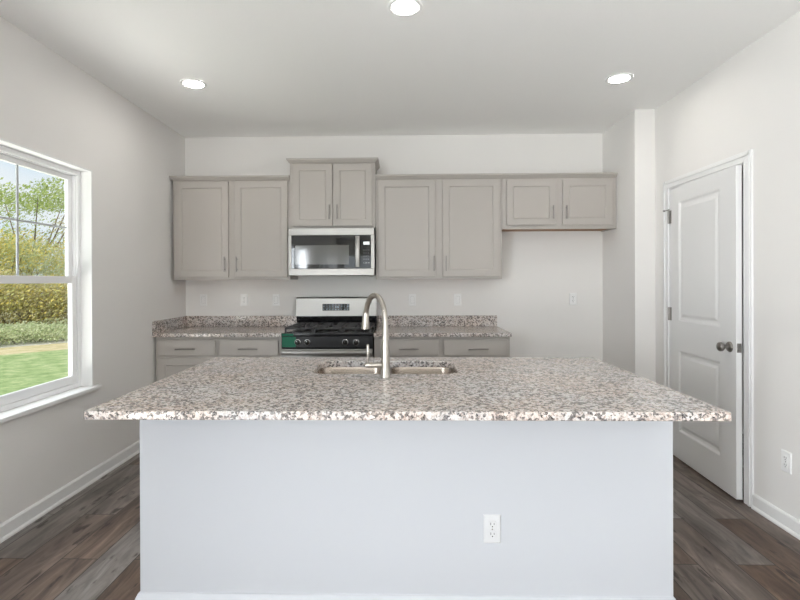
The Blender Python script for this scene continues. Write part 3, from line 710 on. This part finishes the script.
# ------------------------------------------------------------------ outside the window
GZ = -.25
def poly(name, pts, z, th, mat, label):
    b = new(); loops(b, [[(x, y, z-th) for x, y in pts], [(x, y, z) for x, y in pts]]); return S(name, b, mat, label)
u = Vector((.69, .724)); pp = Vector((-.724, .69))          # along and across the lane
def strip(c, d0, d1, s0=-30, s1=45):
    c = Vector(c); return [tuple(c+u*s0+pp*d0), tuple(c+u*s1+pp*d0), tuple(c+u*s1+pp*d1), tuple(c+u*s0+pp*d1)]
C0 = (-9.36, 12.22)                                           # on the near edge of the lane
poly('ground_lawn', strip(C0, -45, -1.5), GZ, .1, 'lawn_grass', 'green lawn outside the window')
poly('ground_verge', strip(C0, -1.5, 0), GZ, .1, 'dry_grass', 'dry tan grass beside the lane')
poly('ground_lane', strip(C0, 0, 1.45), GZ, .1, 'asphalt', 'pale lane beyond the lawn')
poly('ground_field', strip(C0, 1.45, 60), GZ, .1, 'soil', 'rough ground beyond the lane')
def leaves(bm, c, r, nleaf, size, rng, hollow=.45):
    for _ in range(nleaf):
        while True:
            p = Vector((rng.uniform(-1, 1), rng.uniform(-1, 1), rng.uniform(-1, 1)))
            if hollow < p.length < 1: break
        p = Vector((p.x*r[0], p.y*r[1], p.z*r[2])) + Vector(c)
        a = Vector((rng.gauss(0, 1), rng.gauss(0, 1), rng.gauss(0, 1))).normalized(); d = a.orthogonal().normalized(); e_ = a.cross(d)
        s = size*rng.uniform(.6, 1.4)
        q(bm, p-d*s, p-e_*s*.45, p+d*s, p+e_*s*.45)
def at(az, d):                                                # az = x/y as seen from the room, d = distance beyond the lane
    # point on the ray from the kitchen at which the lane offset equals d
    r = Vector((az, 1)); c = Vector(C0); k = (d + c.dot(pp)) / r.dot(pp); return r*k
def plant(name, label, cat, az, d, h, w_, mat, nleaf, lsize, seed, trunk=0, group=None, flat=False):
    rng = random.Random(seed); p = at(az, d)
    t = thing(name, label, cat, (p.x, p.y, GZ), group)
    lo = h*trunk; b = new(); s = new(); nb = 7 if trunk else 5
    tips = []
    for k in range(nb):
        a = 2*PI*k/nb + rng.uniform(-.4, .4); rr = w_*.5*rng.uniform(.3, .85)
        z = lo + (h-lo)*(rng.uniform(.62, .9) if flat else rng.uniform(.3, .85))
        tips.append((p.x+rr*math.cos(a), p.y+rr*math.sin(a), GZ+z))
    for c in tips:
        rx = w_*rng.uniform(.24, .36); rz = (h-lo)*(rng.uniform(.09, .16) if flat else rng.uniform(.2, .32))
        c = (c[0], c[1], max(min(c[2], GZ+h-rz), GZ+rz*.9+lo)); leaves(b, c, (rx, rx, rz), nleaf//nb, lsize, rng)
    if not trunk: leaves(b, (p.x, p.y, GZ+h*.42), (w_*.45, w_*.45, h*.42), nleaf//2, lsize, rng)
    obj('foliage', b, mat, t)
    br = max(.02, h*.014)
    st = Vector((p.x, p.y, GZ)); fk = Vector((p.x+rng.uniform(-.1, .1), p.y, GZ+max(lo*.8, h*.15)))
    tube(s, [st, (st+fk)/2+Vector((.03, 0, 0)), fk], [br*1.3, br, br*.8], 8)
    for c in tips:
        c = Vector(c); m_ = (fk*.5+c*.5) + Vector((0, 0, -.08*h)); tube(s, [fk, m_, c], [br*.65, br*.4, br*.15], 6)
    obj('trunk' if trunk else 'stem', s, 'bark', t)
rows = [  # low pale shrubs on the far side of the lane
 ('shrub', 'shrub', .8, .52, 2.0, 'leaf_pale', 1500, .035, 'low pale shrubs beyond the lane', [-1.02, -.93, -.86, -.805, -.755, -.70, -.64, -.56]),
 ('bush', 'bush', 2.6, 1.9, 2.3, 'leaf_olive', 3600, .04, 'olive bushes behind the low shrubs', [-1.0, -.90, -.82, -.765, -.71, -.64, -.55])]
for nm, cat, d, h, w_, mat, nl, ls_, grp, azs in rows:
    for k, az in enumerate(azs):
        rng = random.Random(k*31+len(nm))
        plant(nm, {'shrub': 'low pale green shrub in the row at the far edge of the lane', 'bush': 'tangled olive and yellow bush behind the low shrubs outside the window'}[nm], cat, az, d+rng.uniform(-.2, .3), h*rng.uniform(.85, 1.2), w_, mat if k % 3 else ('leaf_pale' if nm == 'shrub' else 'leaf_yellow'), nl, ls_, k*17+3, 0, grp)
plant('tree', 'flat topped spreading green tree in the upper window pane', 'tree', -.775, 8.0, 5.5, 6.4, 'leaf_green', 7000, .055, 11, .5, None, True)
for k, (az, d, h, w_, mat) in enumerate([(-.84, 5.0, 3.3, 2.6, 'leaf_yellow'), (-.745, 5.2, 3.1, 2.2, 'leaf_pale'), (-.68, 5.5, 3.2, 2.2, 'leaf_yellow'), (-.79, 7.0, 3.7, 2.8, 'leaf_yellow'), (-.92, 6.0, 5.4, 4.2, 'leaf_green'), (-.60, 6.2, 4.6, 4.0, 'leaf_olive'), (-1.05, 6.0, 5.0, 4.2, 'leaf_olive')]):
    plant('tree', ['small yellow leaved tree at the left of the window view, behind the bushes', 'small pale green tree among the yellow ones behind the bushes',
                   'small yellow leaved tree nearest the right edge of the window view', 'small yellow leaved tree farthest back, beneath the spreading green tree',
                   'taller green tree left of the spreading tree beyond the lane', 'olive leaved tree farthest right of the trees beyond the lane',
                   'olive leaved tree farthest left of the trees beyond the lane'][k], 'tree', az, d, h, w_, mat, 3600, .043, 50+k, .22, 'small trees behind the bushes')
